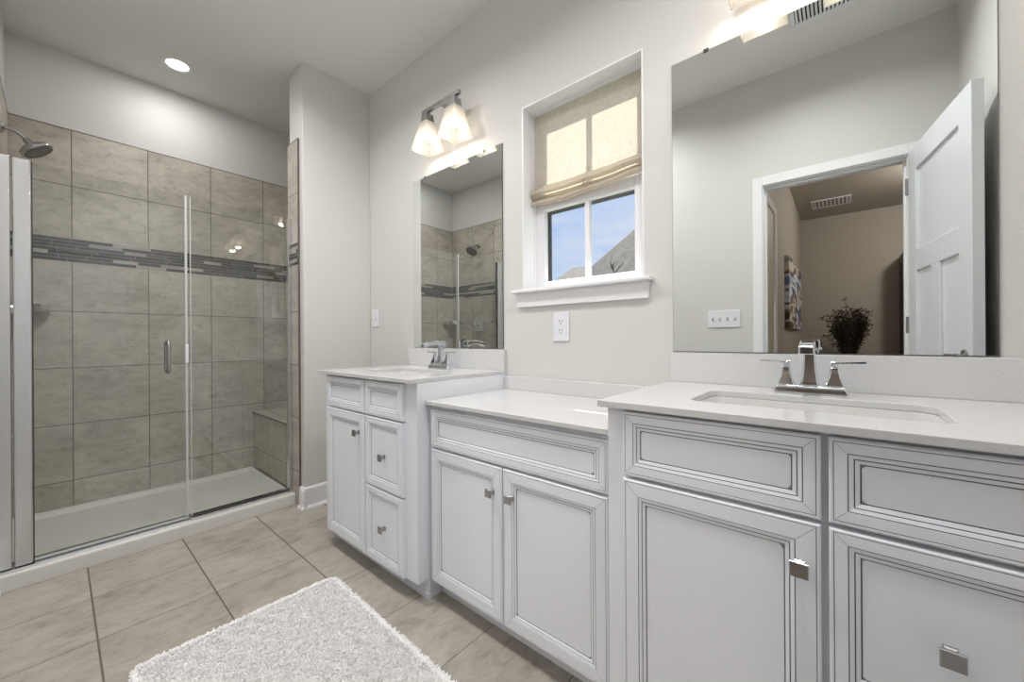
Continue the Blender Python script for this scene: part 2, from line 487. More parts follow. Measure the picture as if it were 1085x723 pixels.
# door casing and jamb (bathroom side and bedroom side)
for k, (x0, x1) in enumerate(((XL, XL + 0.016), (XL - 0.136, XL - 0.12))):
    cs = MB(); w = 0.058
    cs.box((x0, DY1 - 0.010, 0), (x1, DY1 - 0.010 + w, DZ + w - 0.010)); cs.box((x0, DY0 + 0.010 - w, 0), (x1, DY0 + 0.010, DZ + w - 0.010))
    cs.box((x0, DY0 + 0.010, DZ - 0.010), (x1, DY1 - 0.010, DZ + w - 0.010))
    struct(cs.build('trim_%d' % (k + 2), M_TRIM, bevel=0.003))
jb = MB()
jb.box((XL - 0.12, DY1 - 0.016, 0), (XL, DY1, DZ)); jb.box((XL - 0.12, DY0, 0), (XL, DY0 + 0.016, DZ)); jb.box((XL - 0.12, DY0 + 0.016, DZ - 0.016), (XL, DY1 - 0.016, DZ))
jb.box((XL - 0.075, DY1 - 0.027, 0), (XL - 0.040, DY1 - 0.016, DZ - 0.016)); jb.box((XL - 0.075, DY0 + 0.016, 0), (XL - 0.040, DY0 + 0.027, DZ - 0.016))
jb.box((XL - 0.075, DY0 + 0.027, DZ - 0.027), (XL - 0.040, DY1 - 0.027, DZ - 0.016))
struct(jb.build('trim_4', M_TRIM))

# open three-panel door
hx, hy = XL + 0.012, -0.276
ang = math.atan2(-0.386 - hy, 0.533 - hx)
Ld, Td, Zd0, Zd1 = 0.702, 0.035, 0.012, 2.03
def door_pt(l, t, z):
    return (hx + l * math.cos(ang) - t * math.sin(ang), hy + l * math.sin(ang) + t * math.cos(ang), z)
def door_box(o, l0, l1, t0, t1, z0, z1):
    k = len(o.v)
    o.v += [door_pt(l, t, z) for z in (z0, z1) for l, t in ((l0, t0), (l1, t0), (l1, t1), (l0, t1))]
    for q in ((0, 3, 2, 1), (4, 5, 6, 7), (0, 1, 5, 4), (1, 2, 6, 5), (2, 3, 7, 6), (3, 0, 4, 7)):
        o.f.append(tuple(k + i for i in q)); o.m.append(0)
dm = MB()
st = 0.112; zA, zB, zC, zD = 0.20, 1.375, 1.485, 1.905
door_box(dm, 0, st, -Td, 0, Zd0, Zd1); door_box(dm, Ld - st, Ld, -Td, 0, Zd0, Zd1)
for z0, z1 in ((Zd0, zA), (zB, zC), (zD, Zd1)): door_box(dm, st, Ld - st, -Td, 0, z0, z1)
door_box(dm, Ld / 2 - 0.05, Ld / 2 + 0.05, -Td, 0, zA, zB)
M_DOOR = mat('door_paint', (0.76, 0.78, 0.82), 0.3)
door = struct(dm.build('door_1', M_DOOR, bevel=0.002))
pm = MB()
for l0, l1, z0, z1 in ((st, Ld - st, zC, zD), (st, Ld / 2 - 0.05, zA, zB), (Ld / 2 + 0.05, Ld - st, zA, zB)):
    door_box(pm, l0, l1, -Td + 0.011, -0.011, z0, z1)
pm.build('door_panel', M_DOOR, door)
hd = MB()
for sgn in (1, -1):
    t0 = 0 if sgn > 0 else -Td
    c = Vector(door_pt(Ld - 0.06, t0, 0.95)); nv = Vector((-math.sin(ang), math.cos(ang), 0)) * sgn
    hd.lathe(c, nv, [(0.028, 0), (0.028, 0.006), (0.010, 0.010), (0.010, 0.028)], 20)
    L1 = c + nv * 0.026; dv = Vector((math.cos(ang), math.sin(ang), 0))
    hd.tube([L1, L1 - dv * 0.04, L1 - dv * 0.10], [0.010, 0.009, 0.007], 10)
hd.build('door_handle', M_NICKEL, door, smooth=True)
hg = MB()
for z in (0.25, 1.05, 1.80): hg.lathe((hx - 0.002, hy + 0.006, z), (0, 0, 1), [(0.006, 0), (0.006, 0.09)], 10)
hg.build('door_hinge', M_NICKEL, door, smooth=True)

# ------------------------------------------------------------------ window
wf = MB()
t = 0.007
wf.box((XW - 0.001, WY0, WZ0), (1.556, WY0 + t, WZ1)); wf.box((XW - 0.001, WY1 - t, WZ0), (1.556, WY1, WZ1)); wf.box((XW - 0.001, WY0 + t, WZ1 - t), (1.556, WY1 - t, WZ1))
# inner stop beads at the head and left jamb
wf.box((1.495, WY0 + t, WZ1 - t - 0.007), (1.556, WY1 - t, WZ1 - t)); wf.box((1.510, WY1 - t - 0.005, WZ0), (1.556, WY1 - t, WZ1 - t - 0.007)); wf.box((1.510, WY0 + t, WZ0), (1.556, WY0 + t + 0.005, WZ1 - t - 0.007))
win = struct(wf.build('window_1', M_TRIM))
fr = MB()   # outer vinyl frame
a0, a1 = WY0 + t, WY1 - t
fr.box((1.556, a0, WZ0), (1.597, a0 + 0.018, 2.27)); fr.box((1.556, a1 - 0.018, WZ0), (1.597, a1, 2.27)); fr.box((1.556, a0, WZ0), (1.597, a1, WZ0 + 0.02)); fr.box((1.556, a0, 2.245), (1.597, a1, 2.27))
fr.build('window_frame', M_VINYL, win)
def sash(x0, x1, z0, z1, rt, rb, name):
    o = MB(); y0, y1 = 0.586, 1.137; s_ = 0.052
    o.box((x0, y0, z0), (x1, y0 + s_, z1)); o.box((x0, y1 - s_, z0), (x1, y1, z1))
    o.box((x0, y0 + s_, z1 - rt), (x1, y1 - s_, z1)); o.box((x0, y0 + s_, z0), (x1, y1 - s_, z0 + rb))
    so = o.build(name, M_VINYL, win, bevel=0.002)
    mu = MB(); mu.box((x0 + 0.004, 0.8465, z0 + rb), (x1 - 0.004, 0.868, z1 - rt)); mu.build('muntin', M_VINYL, so)
    g = MB(); xm = (x0 + x1) / 2; g.box((xm - 0.002, y0 + s_, z0 + rb), (xm + 0.002, y1 - s_, z1 - rt)); g.build('glass_pane', M_PANE, so)
    return so
sash(1.520, 1.550, 1.262, 1.692, 0.047, 0.043, 'lower_sash')
sash(1.556, 1.584, 1.668, 2.245, 0.028, 0.045, 'upper_sash')
lk = MB(); lk.box((1.522, 0.84, 1.690), (1.545, 0.90, 1.700)); lk.tube([(1.535, 0.87, 1.700), (1.530, 0.85, 1.705)], 0.005)
lk.build('sash_lock', M_VINYL, win)
sc = MB(); ya, yb_ = 0.578, 1.139
sc.box((1.600, ya, 1.262), (1.612, ya + 0.034, 1.69)); sc.box((1.600, yb_ - 0.034, 1.262), (1.612, yb_, 1.69)); sc.box((1.600, ya + 0.034, 1.651), (1.612, yb_ - 0.034, 1.69)); sc.box((1.600, ya + 0.034, 1.262), (1.612, yb_ - 0.034, 1.29))
sc.build('outer_dark_frame', mat('outer_frame_dark', (0.06, 0.062, 0.065), 0.5), win)  # dark frame outside the lower sash
sl = MB()
sl.box((1.383, 0.527, 1.244), (XW, 1.184, 1.258)); sl.box((XW, WY0 + t, 1.246), (1.556, WY1 - t, 1.258))
sl.build('window_sill', M_TRIM, win, bevel=0.003)
ap = MB(); ap.loft([[(1.412, y, 1.180), (1.412, y, 1.244), (XW, y, 1.244), (XW, y, 1.180)] for y in (0.541, 1.170)])
ap.build('window_apron', M_TRIM, win, bevel=0.002)

# roman shade hanging in the window
sh = MB()
prof = [(1.531, 2.104), (1.531, 1.95), (1.530, 1.80), (1.526, 1.765), (1.505, 1.752), (1.496, 1.735), (1.507, 1.722), (1.530, 1.716),
        (1.524, 1.712), (1.506, 1.706), (1.499, 1.694), (1.508, 1.687), (1.530, 1.692), (1.536, 1.705), (1.5345, 1.775)]
NY = 28; loops = []
for i in range(NY + 1):
    y = 0.584 + (1.134 - 0.584) * i / NY; u = i / NY
    sag = -0.010 * math.sin(PI * u) + 0.006 * math.sin(5 * PI * u) * 0.4
    low = -0.022 * u
    L = []
    for x, z in prof:
        x -= 0.021
        k = max(0.0, min(1.0, (1.80 - z) / 0.10))
        L.append((x + 0.003 * math.sin(7 * u + z * 20) * k, y, z + (sag + low) * k))
    loops.append(L)
k0 = len(sh.v); npf = len(prof)
for L in loops: sh.v += L
for i in range(NY):
    for j in range(npf - 1):
        a = k0 + i * npf + j; sh.f.append((a, a + 1, a + 1 + npf, a + npf)); sh.m.append(0)
shade = sh.build('roman_shade', M_LINEN, smooth=True)
tag(shade, 'beige linen roman shade half lowered over the upper window sash', 'window shade')
rg = MB(); n = 16
rg.tube([(1.474, 0.845 + 0.007 * math.cos(2 * PI * i / n), 1.695 + 0.007 * math.sin(2 * PI * i / n)) for i in range(n + 1)], 0.0018, 6)
rg.tube([(1.476, 0.845, 1.702), (1.481, 0.845, 1.73)], 0.002, 6)
rg.build('pull_ring', mat('ring_plastic', (0.35, 0.26, 0.18), 0.4), shade, smooth=True)

# ------------------------------------------------------------------ vanity cabinets
ring_profile_edge = [(0.0, 0.0025), (0.0025, 0.0), (0.0052, 0.0), (0.0062, 0.0014), (0.0075, 0.0014), (0.0085, 0.0)]
def front(name, parent, y0, y1, z0, z1, xf, f, th=0.02):
    """panelled cabinet front with glazed grooves; face at x = xf looking -X"""
    prof = [(0.0, th, 0), (0.0, 0.0025, 0)] + [(a, b, None) for a, b in ring_profile_edge[1:]]
    rings = [(0, th), (0, 0.003), (0.003, 0), (0.0056, 0), (0.0062, 0.0014), (0.0072, 0.0014), (0.0078, 0.0),
             (f, 0.0), (f + 0.0005, 0.0016), (f + 0.0018, 0.0016), (f + 0.0024, 0.0002), (f + 0.0082, 0.0018),
             (f + 0.0086, 0.0032), (f + 0.0102, 0.0032), (f + 0.0106, 0.0022), (f + 0.0164, 0.0040), (f + 0.0168, 0.0062), (f + 0.0188, 0.0066), (f + 0.0193, 0.0064)]
    dark = {4, 8, 12, 16}
    o = MB(); L = [rect(y0 + a, y1 - a, z0 + a, z1 - a, xf + d) for a, d in rings]
    mi = [1 if i in dark else 0 for i in range(len(rings) - 1)] 
    k = len(o.v)
    for l in L: o.v += l
    for i in range(len(L) - 1):
        for j in range(4):
            a = k + i * 4 + j; b = k + i * 4 + (j + 1) % 4
            o.f.append((a, a + 4, b + 4, b)); o.m.append(mi[i])
    e = k + (len(L) - 1) * 4
    o.f.append((e, e + 3, e + 2, e + 1)); o.m.append(0)
    o.f.append((k, k + 1, k + 2, k + 3)); o.m.append(0)
    # rubbed glaze smudges in the corners of the panel
    q = f + 0.0193; xs = xf + 0.0062; rr = random.Random(int(abs(y0) * 977 + z0 * 313))
    for cy_, cz_, sy, sz in ((y0 + q, z0 + q, 1, 1), (y1 - q, z0 + q, -1, 1), (y0 + q, z1 - q, 1, -1), (y1 - q, z1 - q, -1, -1)):
        a, b = 0.003 + 0.005 * rr.random(), 0.003 + 0.006 * rr.random()
        pts = [(xs, cy_, cz_), (xs, cy_ + sy * a, cz_), (xs, cy_ + sy * a * 0.35, cz_ + sz * b * 0.35), (xs, cy_, cz_ + sz * b)]
        o.face(pts, 1)
    # fine mitre joints
    for cy_, cz_, sy, sz in ((y0, z0, 1, 1), (y1, z0, -1, 1), (y0, z1, 1, -1), (y1, z1, -1, -1)):
        w = 0.00035; xm = xf - 0.0001; a, b = 0.009, f - 0.001
        o.face([(xm, cy_ + sy * (a - w), cz_ + sz * (a + w)), (xm, cy_ + sy * (a + w), cz_ + sz * (a - w)), (xm, cy_ + sy * (b + w), cz_ + sz * (b - w)), (xm, cy_ + sy * (b - w), cz_ + sz * (b + w))], 2)
    return o.build(name, [M_CAB, M_GLAZE, mat('mitre_line', (0.45, 0.46, 0.48), 0.5)], parent, org=(xf, (y0 + y1) / 2, (z0 + z1) / 2))
def knob(parent, y, z, xf):
    o = MB()
    def sq(x, h): return [(x, y - h, z - h), (x, y + h, z - h), (x, y + h, z + h), (x, y - h, z + h)]
    o.loft([sq(xf, 0.0085), sq(xf - 0.003, 0.0080), sq(xf - 0.006, 0.0058), sq(xf - 0.014, 0.0054), sq(xf - 0.0175, 0.0072),
            sq(xf - 0.0205, 0.0108), sq(xf - 0.0225, 0.0142), sq(xf - 0.0245, 0.0142), sq(xf - 0.0262, 0.0128)])
    return o.build('knob', M_NICKEL, parent, org=(xf, y, z))

DF, CF = 0.037, 0.025      # inner moulding inset on doors, on drawers
def cabinet(name, label, ys, xface, ztop, toe_x, cols, frame_lo=0.083, side_end=True):
    y0, y1 = ys
    t_ = thing(name, label, 'cabinet', ((xface + XW) / 2, (y0 + y1) / 2, 0))
    xb = xface + 0.020
    b = MB()    # carcass without a lid, so the sink can sink into it
    b.box((xb + 0.019, y0, 0.083), (XW - 0.001, y0 + 0.016, ztop)); b.box((xb + 0.019, y1 - 0.016, 0.083), (XW - 0.001, y1, ztop))
    b.box((xb + 0.019, y0 + 0.016, 0.083), (XW - 0.001, y1 - 0.016, 0.099)); b.box((XW - 0.010, y0 + 0.016, 0.099), (XW - 0.001, y1 - 0.016, ztop))
    b.build('carcass', M_CAB, t_)
    fb = MB()   # face frame
    fb.box((xb, y0, frame_lo - 0.002), (xb + 0.019, y1, ztop))
    fb.build('face_frame', M_CAB, t_)
    tk = MB(); tk.box((toe_x, y0 + 0.001, 0), (toe_x + 0.015, y1 - 0.001, 0.083)); tk.box((toe_x - 0.010, y0 + 0.001, 0), (toe_x, y1 - 0.001, 0.018))
    tk.box((toe_x + 0.015, y0 + 0.001, 0), (XW - 0.03, y0 + 0.014, 0.0828))
    tk.build('toe_kick', M_CAB, t_)
    for kind, a, c, z0, z1, kn in cols['fronts']:
        nm = {'door': 'door', 'drawer': 'drawer', 'false': 'false_drawer_front'}[kind]
        fo = front(nm, t_, a, c, z0, z1, xface, DF if kind == 'door' else CF)
        if kn: knob(fo, kn[0], kn[1], xface + (0.0066 if kind == 'drawer' else 0.0))
    return t_
# left vanity
cabinet('vanity_cabinet', 'tall white glazed vanity cabinet under the left sink, nearest the shower', (1.255, 2.030), 0.885, 0.862, 0.963, dict(
    fronts=[('false', 1.622, 1.985, 0.706, 0.853, None), ('false', 1.330, 1.612, 0.706, 0.853, None),
            ('door', 1.622, 1.985, 0.083, 0.699, (1.665, 0.615)),
            ('drawer', 1.330, 1.612, 0.403, 0.699, (1.466, 0.540)), ('drawer', 1.330, 1.612, 0.083, 0.396, (1.466, 0.240))]))
# middle make-up base, lower and shallower
cabinet('base_cabinet', 'lower white glazed base cabinet with two doors between the two vanities', (0.470, 1.254), 0.955, 0.775, 1.033, dict(
    fronts=[('drawer', 0.481, 1.237, 0.612, 0.758, None), ('door', 0.863, 1.237, 0.085, 0.603, (0.903, 0.517)), ('door', 0.481, 0.858, 0.085, 0.603, (0.818, 0.517))]))
# right vanity
cabinet('vanity_cabinet', 'tall white glazed vanity cabinet under the right sink, nearest the viewer', (-0.458, 0.453), 0.885, 0.862, 0.963, dict(
    fronts=[('false', 0.031, 0.406, 0.703, 0.855, None), ('false', -0.280, 0.020, 0.703, 0.855, None), ('false', -0.445, -0.290, 0.703, 0.855, None),
            ('door', 0.031, 0.406, 0.083, 0.695, (0.062, 0.614)),
            ('drawer', -0.280, 0.020, 0.403, 0.695, (-0.124, 0.545)), ('drawer', -0.280, 0.020, 0.083, 0.396, (-0.124, 0.240)),
            ('door', -0.445, -0.290, 0.083, 0.695, (-0.310, 0.614))]))

# ------------------------------------------------------------------ countertops, sinks
def plate_hole(o, x0, x1, y0, y1, hole_fn, z0, z1, mi=0):
    cx = (x0 + x1) / 2; cy = (y0 + y1) / 2
    hc, pts = hole_fn
    import bisect
    angs = [math.atan2(p[1] - hc[1], p[0] - hc[0]) for p in pts]
    corners = [math.atan2(b - hc[1], a - hc[0]) for a in (x0, x1) for b in (y0, y1)]
    def outer(a):
        dx, dy = math.cos(a), math.sin(a); ts = []
        if dx > 1e-9: ts.append((x1 - hc[0]) / dx)
        if dx < -1e-9: ts.append((x0 - hc[0]) / dx)
        if dy > 1e-9: ts.append((y1 - hc[1]) / dy)
        if dy < -1e-9: ts.append((y0 - hc[1]) / dy)
        tt = min(ts); return (hc[0] + dx * tt, hc[1] + dy * tt)
    def inner(a):   # intersect polygon pts
        dx, dy = math.cos(a), math.sin(a)
        for i in range(len(pts)):
            p, q = pts[i], pts[(i + 1) % len(pts)]
            ex, ey = q[0] - p[0], q[1] - p[1]; det = dx * (-ey) + dy * ex
            if abs(det) < 1e-12: continue
            px, py = p[0] - hc[0], p[1] - hc[1]
            tt = (px * (-ey) + py * ex) / det; ss = (dx * py - dy * px) / det
            if tt > 0 and -1e-9 <= ss <= 1 + 1e-9: return (hc[0] + dx * tt, hc[1] + dy * tt)
    A = sorted(set(angs + corners))
    O = [outer(a) for a in A]; I = [inner(a) for a in A]; n = len(A)
    k = len(o.v)
    for z in (z0, z1):
        o.v += [(p[0], p[1], z) for p in O]; o.v += [(p[0], p[1], z) for p in I]
    for i in range(n):
        j = (i + 1) % n
        o.f.append((k + 2 * n + i, k + 2 * n + j, k + 3 * n + j, k + 3 * n + i)); o.m.append(mi)
        o.f.append((k + i, k + n + i, k + n + j, k + j)); o.m.append(mi)
        o.f.append((k + i, k + j, k + 2 * n + j, k + 2 * n + i)); o.m.append(mi)
        o.f.append((k + n + i, k + 3 * n + i, k + 3 * n + j, k + n + j)); o.m.append(mi)
SX0, SX1 = 1.003, 1.243
def counter(y0, y1, x0, ztop, th, bs_top, sink_c, label, bs=None):
    o = MB()
    if sink_c is not None:
        pts = [(p[0], p[1]) for p in rrect((SX0 + SX1) / 2, sink_c, (SX1 - SX0) / 2, 0.222, 0.035, 0)]
        plate_hole(o, x0, XW - 0.0005, y0, y1, (((SX0 + SX1) / 2, sink_c), pts), ztop - th, ztop)
    else: o.box((x0, y0, ztop - th), (XW - 0.0005, y1, ztop))
    c = o.build('countertop', M_QUARTZ, bevel=0.0015)
    tag(c, label, 'countertop')
    by0, by1 = bs or (y0, y1)
    MB().box((XW - 0.019, by0, ztop), (XW - 0.0005, by1, bs_top)).build('backsplash', M_QUARTZ, c, bevel=0.0015)
    return c
counter(1.254, 2.044, 0.872, 0.879, 0.016, 0.981, 1.620, 'white quartz countertop with a sink cutout on the left vanity')
counter(0.4665, 1.2535, 0.942, 0.791, 0.015, 0.853, None, 'white quartz countertop without a sink on the lower middle cabinet')
counter(-0.459, 0.466, 0.872, 0.879, 0.016, 0.981, 0.068, 'white quartz countertop with a sink cutout on the right vanity')
def sink(yc, label):
    o = MB(); cx = (SX0 + SX1) / 2; hx_, hy_ = (SX1 - SX0) / 2, 0.222
    zt = 0.8625
    seq = [(0.022, 0.045, zt), (-0.002, 0.035, zt), (-0.004, 0.035, zt - 0.01), (-0.012, 0.035, zt - 0.06), (-0.020, 0.040, zt - 0.105), (-0.040, 0.045, zt - 0.125), (-0.085, 0.025, zt - 0.131), (-0.105, 0.012, zt - 0.134)]
    L = [rrect(cx, yc, hx_ + e, hy_ + e, max(r, 0.004), z) for e, r, z in seq]
    out = [(-0.095, 0.012, zt - 0.145), (-0.03, 0.045, zt - 0.137), (-0.004, 0.04, zt - 0.11), (0.010, 0.04, zt - 0.012), (0.022, 0.045, zt - 0.010)]
    L += [rrect(cx, yc, hx_ + e, hy_ + e, max(r, 0.004), z) for e, r, z in out]
    L.append(L[0])
    o.loft(L, cap=False)
    # close the middle of bottom (inside and outside)
    o.f.append(tuple(7 * 28 + j for j in range(28))); o.m.append(0)
    o.f.append(tuple(8 * 28 + j for j in reversed(range(28)))); o.m.append(0)
    s_ = o.build('sink', M_CERAMIC, smooth=True)
    tag(s_, label, 'sink')
    MB().lathe((cx + 0.01, yc, zt - 0.1335), (0, 0, 1), [(0.022, 0), (0.022, 0.003), (0.015, 0.004), (0.012, 0.001)], 24).build('drain', M_CHROME, s_, smooth=True)
sink(1.620, 'white rectangular undermount sink in the left vanity top')
sink(0.068, 'white rectangular undermount sink in the right vanity top')

# ------------------------------------------------------------------ faucets
def faucet():
    X, Z = 1.325, 0.8795
    t_ = thing('faucet', 'chrome two-handle faucet behind the right sink', 'faucet', (X, 0.068, Z))
    yc = 0.068
    def sq(x, y, z, hx_, hy_): return [(x - hx_, y - hy_, z), (x + hx_, y - hy_, z), (x + hx_, y + hy_, z), (x - hx_, y + hy_, z)]
    b = MB(); b.loft([sq(X, yc, Z, 0.029, 0.080), sq(X, yc, Z + 0.006, 0.0285, 0.079), sq(X, yc, Z + 0.022, 0.022, 0.072)])
    b.build('base_plate', M_CHROME, t_, bevel=0.0028, seg=3)
    s_ = MB()
    s_.loft([sq(X, yc, Z + 0.021, 0.021, 0.021), sq(X, yc, Z + 0.035, 0.0175, 0.0180), sq(X, yc, Z + 0.06, 0.0145, 0.0150), sq(X, yc, Z + 0.09, 0.0130, 0.0132), sq(X, yc, Z + 0.118, 0.0130, 0.0130)])
    path = [(0.020, 0.131, 0.0165), (0.0, 0.135, 0.0155), (-0.03, 0.137, 0.0135), (-0.07, 0.135, 0.012), (-0.105, 0.128, 0.012), (-0.122, 0.120, 0.013)]
    L = []
    for dx, dz, h in path:
        L.append([(X + dx, yc - 0.017, Z + dz - h), (X + dx, yc + 0.017, Z + dz - h), (X + dx, yc + 0.016, Z + dz + h * 0.72), (X + dx, yc - 0.016, Z + dz + h * 0.72)])
    s_.loft(L)
    s_.build('spout', M_CHROME, t_, bevel=0.0038, seg=3)
    for sg in (1, -1):
        y = yc + 0.052 * sg
        h = MB()
        h.loft([sq(X, y, Z + 0.021, 0.019, 0.0190), sq(X, y, Z + 0.028, 0.0185, 0.0185), sq(X, y, Z + 0.045, 0.0125, 0.0128), sq(X, y, Z + 0.062, 0.0095, 0.0095), sq(X, y, Z + 0.072, 0.0092, 0.0092)])
        h.lathe((X, y, Z + 0.071), (0, 0, 1), [(0.0075, 0), (0.0075, 0.011)], 16)
        ho = h.build('valve_body', M_CHROME, t_, bevel=0.003, seg=3)
        l = MB(); ya, yb_ = y - 0.010 * sg, y + 0.062 * sg
        l.loft([[(X - w, yy, Z + z), (X + w, yy, Z + z), (X + w, yy, Z + z + 0.0055), (X - w, yy, Z + z + 0.0055)] for yy, w, z in ((ya, 0.009, 0.081), (y + 0.01 * sg, 0.009, 0.081), (yb_, 0.0065, 0.083))])
        l.build('lever', M_CHROME, t_, bevel=0.001)
    return t_
f3 = faucet()
f1 = copy_tree(f3); f1.location.y = 1.620; f1['label'] = 'chrome two-handle faucet behind the left sink'

# ------------------------------------------------------------------ mirrors
def mirror(y0, y1, z0, z1, label, clips):
    o = MB(); x0, x1 = XW - 0.007, XW - 0.001; e = 0.0012
    o.loft([rect(y0, y1, z0, z1, x1), rect(y0, y1, z0, z1, x0 + e), rect(y0 + e, y1 - e, z0 + e, z1 - e, x0)], 1, cap=False)
    o.face(list(reversed(rect(y0 + e, y1 - e, z0 + e, z1 - e, x0))), 0); o.face(rect(y0, y1, z0, z1, x1), 1)
    mo = o.build('wall_mirror', [M_MIRROR, M_MIRROR_EDGE]); tag(mo, label, 'mirror')
    for y, z in clips:
        s_ = 1 if z > 1.5 else -1; zz = z1 if s_ > 0 else z0
        c = MB(); c.box((x0 - 0.003, y - 0.008, zz - 0.007 * s_), (x0 - 0.0002, y + 0.008, zz + 0.004 * s_)); c.box((x0 - 0.003, y - 0.008, zz + 0.001 * s_), (x1, y + 0.008, zz + 0.004 * s_))
        c.build('mirror_clip', mat('clip_metal', (0.10, 0.10, 0.10), 0.3, 0.8), mo, bevel=0.001)
mirror(1.268, 1.998, 0.9835, 1.995, 'tall narrow frameless mirror above the left vanity', [(1.88, 2), (1.39, 2)])
mirror(-0.279, 0.458, 0.9835, 2.000, 'wide frameless mirror above the right vanity', [(0.345, 2), (-0.16, 2)])

# ------------------------------------------------------------------ vanity lights
def vanity_light():
    yc = 1.620; X = 1.330
    t_ = thing('vanity_light', 'two-shade nickel wall light above the left mirror', 'wall light', (XW, yc, 2.285), 'two-shade vanity lights')
    b = MB(); b.box((XW - 0.022, yc - 0.045, 2.230), (XW - 0.001, yc + 0.045, 2.340)); b.build('backplate', M_NICKEL, t_, bevel=0.003)
    a = MB(); a.box((X - 0.008, yc - 0.010, 2.279), (XW - 0.020, yc + 0.010, 2.293)); a.build('arm', M_NICKEL, t_, bevel=0.001)
    r = MB(); r.box((X - 0.010, yc - 0.150, 2.278), (X + 0.010, yc + 0.150, 2.298)); r.build('crossbar', M_NICKEL, t_, bevel=0.0015)
    def sq(y, z, h): return [(X - h, y - h, z), (X + h, y - h, z), (X + h, y + h, z), (X - h, y + h, z)]
    for sg in (1, -1):
        y = yc + 0.112 * sg
        s_ = MB(); s_.loft([sq(y, 2.278, 0.012), sq(y, 2.267, 0.012), sq(y, 2.265, 0.023), sq(y, 2.211, 0.027)]); s_.build('socket', M_NICKEL, t_, bevel=0.0015)
        g = MB()
        L = [sq(y, 2.221, 0.032), sq(y, 2.087, 0.061), sq(y, 2.075, 0.0665), sq(y, 2.072, 0.0665), sq(y, 2.072, 0.0625), sq(y, 2.087, 0.0575), sq(y, 2.217, 0.0275)]
        L.append(L[0])
        g.loft(L, cap=False)
        go = g.build('glass_shade', M_FROST, t_)
        bu = MB(); bu.lathe((X, y, 2.210), (0, 0, -1), [(0.010, 0), (0.012, 0.012), (0.024, 0.035), (0.028, 0.055), (0.024, 0.074), (0.012, 0.086), (0.002, 0.089)], 20)
        bo = bu.build('bulb', M_BULB, t_, smooth=True)
        ld = bpy.data.lights.new('bulb_light', 'POINT'); ld.energy = W_VANITY; ld.color = (1.0, 0.90, 0.78); ld.shadow_soft_size = 0.03
        lo = bpy.data.objects.new('bulb_light', ld); C.objects.link(lo); lo.parent = t_; lo.location = Vector((X, y, 2.090)) - Vector((XW, yc, 2.285))
    return t_
v1 = vanity_light()
v3 = copy_tree(v1); v3.location.y = 0.086; v3['label'] = 'two-shade nickel wall light above the right mirror, mostly cut off by the top edge'

# ------------------------------------------------------------------ recessed lights, vents
def recessed(x, y, z, label, watts, r=0.078, spread=152):
    t_ = thing('recessed_light', label, 'ceiling light', (x, y, z))
    o = MB(); o.lathe((x, y, z), (0, 0, -1), [(r, 0.0), (r, 0.003), (r - 0.006, 0.006), (r - 0.016, 0.005), (r - 0.025, 0.0012)], 40, cap=False)
    o.build('trim_ring', mat('can_trim', (0.80, 0.79, 0.77), 0.4), t_, smooth=True)
    l = MB(); l.lathe((x, y, z), (0, 0, -1), [(r - 0.024, 0.0003), (r - 0.024, 0.0018)], 36); l.build('lens', M_LENS, t_, smooth=True)
    d = bpy.data.lights.new('can_light', 'AREA'); d.shape = 'DISK'; d.size = 2 * (r - 0.02); d.energy = watts; d.color = (1.0, 0.985, 0.98); d.spread = math.radians(spread)
    q = bpy.data.objects.new('can_light', d); C.objects.link(q); q.parent = t_; q.location = (0, 0, -0.008)
    return t_
recessed(0.495, 3.122, H, 'round white recessed ceiling light over the shower', W_CAN, spread=178)
recessed(0.30, 1.20, H, 'added recessed fill light over the middle of the room, above the frame', W_FILL_CAN * 0.72)  # added can, out of view, raises the general brightness
recessed(0.60, 0.15, H, 'added recessed fill light in front of the right vanity, above the frame', W_FILL_CAN)  # second added can, unseen, fills the near end
recessed(0.42, 1.95, H, 'added recessed fill light in front of the partition, above the frame', W_FILL_CAN * 1.2)  # third added can, unseen, brightens the partition
def vent(x0, x1, y0, y1, z, label, nslat, along='x', bk=None):
    t_ = thing('ceiling_vent', label, 'vent', ((x0 + x1) / 2, (y0 + y1) / 2, z))
    o = MB(); w = 0.018
    o.box((x0, y0, z - 0.010), (x1, y0 + w, z)); o.box((x0, y1 - w, z - 0.010), (x1, y1, z)); o.box((x0, y0 + w, z - 0.010), (x0 + w, y1 - w, z)); o.box((x1 - w, y0 + w, z - 0.010), (x1, y1 - w, z))
    o.build('frame', M_PLASTIC, t_, bevel=0.002)
    MB().box((x0 + w, y0 + w, z - 0.002), (x1 - w, y1 - w, z - 0.0005)).build('backing', bk or M_BLACK, t_)
    s_ = MB()
    for i in range(nslat):
        if along == 'x':
            p = (y1 - y0 - 2 * w) / nslat; a = y0 + w + p * (i + 0.22); s_.box((x0 + w, a, z - 0.009), (x1 - w, a + p * 0.56, z - 0.004))
        else:
            p = (x1 - x0 - 2 * w) / nslat; a = x0 + w + p * (i + 0.22); s_.box((a, y0 + w, z - 0.009), (a + p * 0.56, y1 - w, z - 0.004))
    s_.build('slats', M_PLASTIC, t_)
    return t_
vent(0.212, 0.50, -0.115, 0.205, H, 'white slatted ceiling exhaust vent seen in the top of the right mirror', 17)

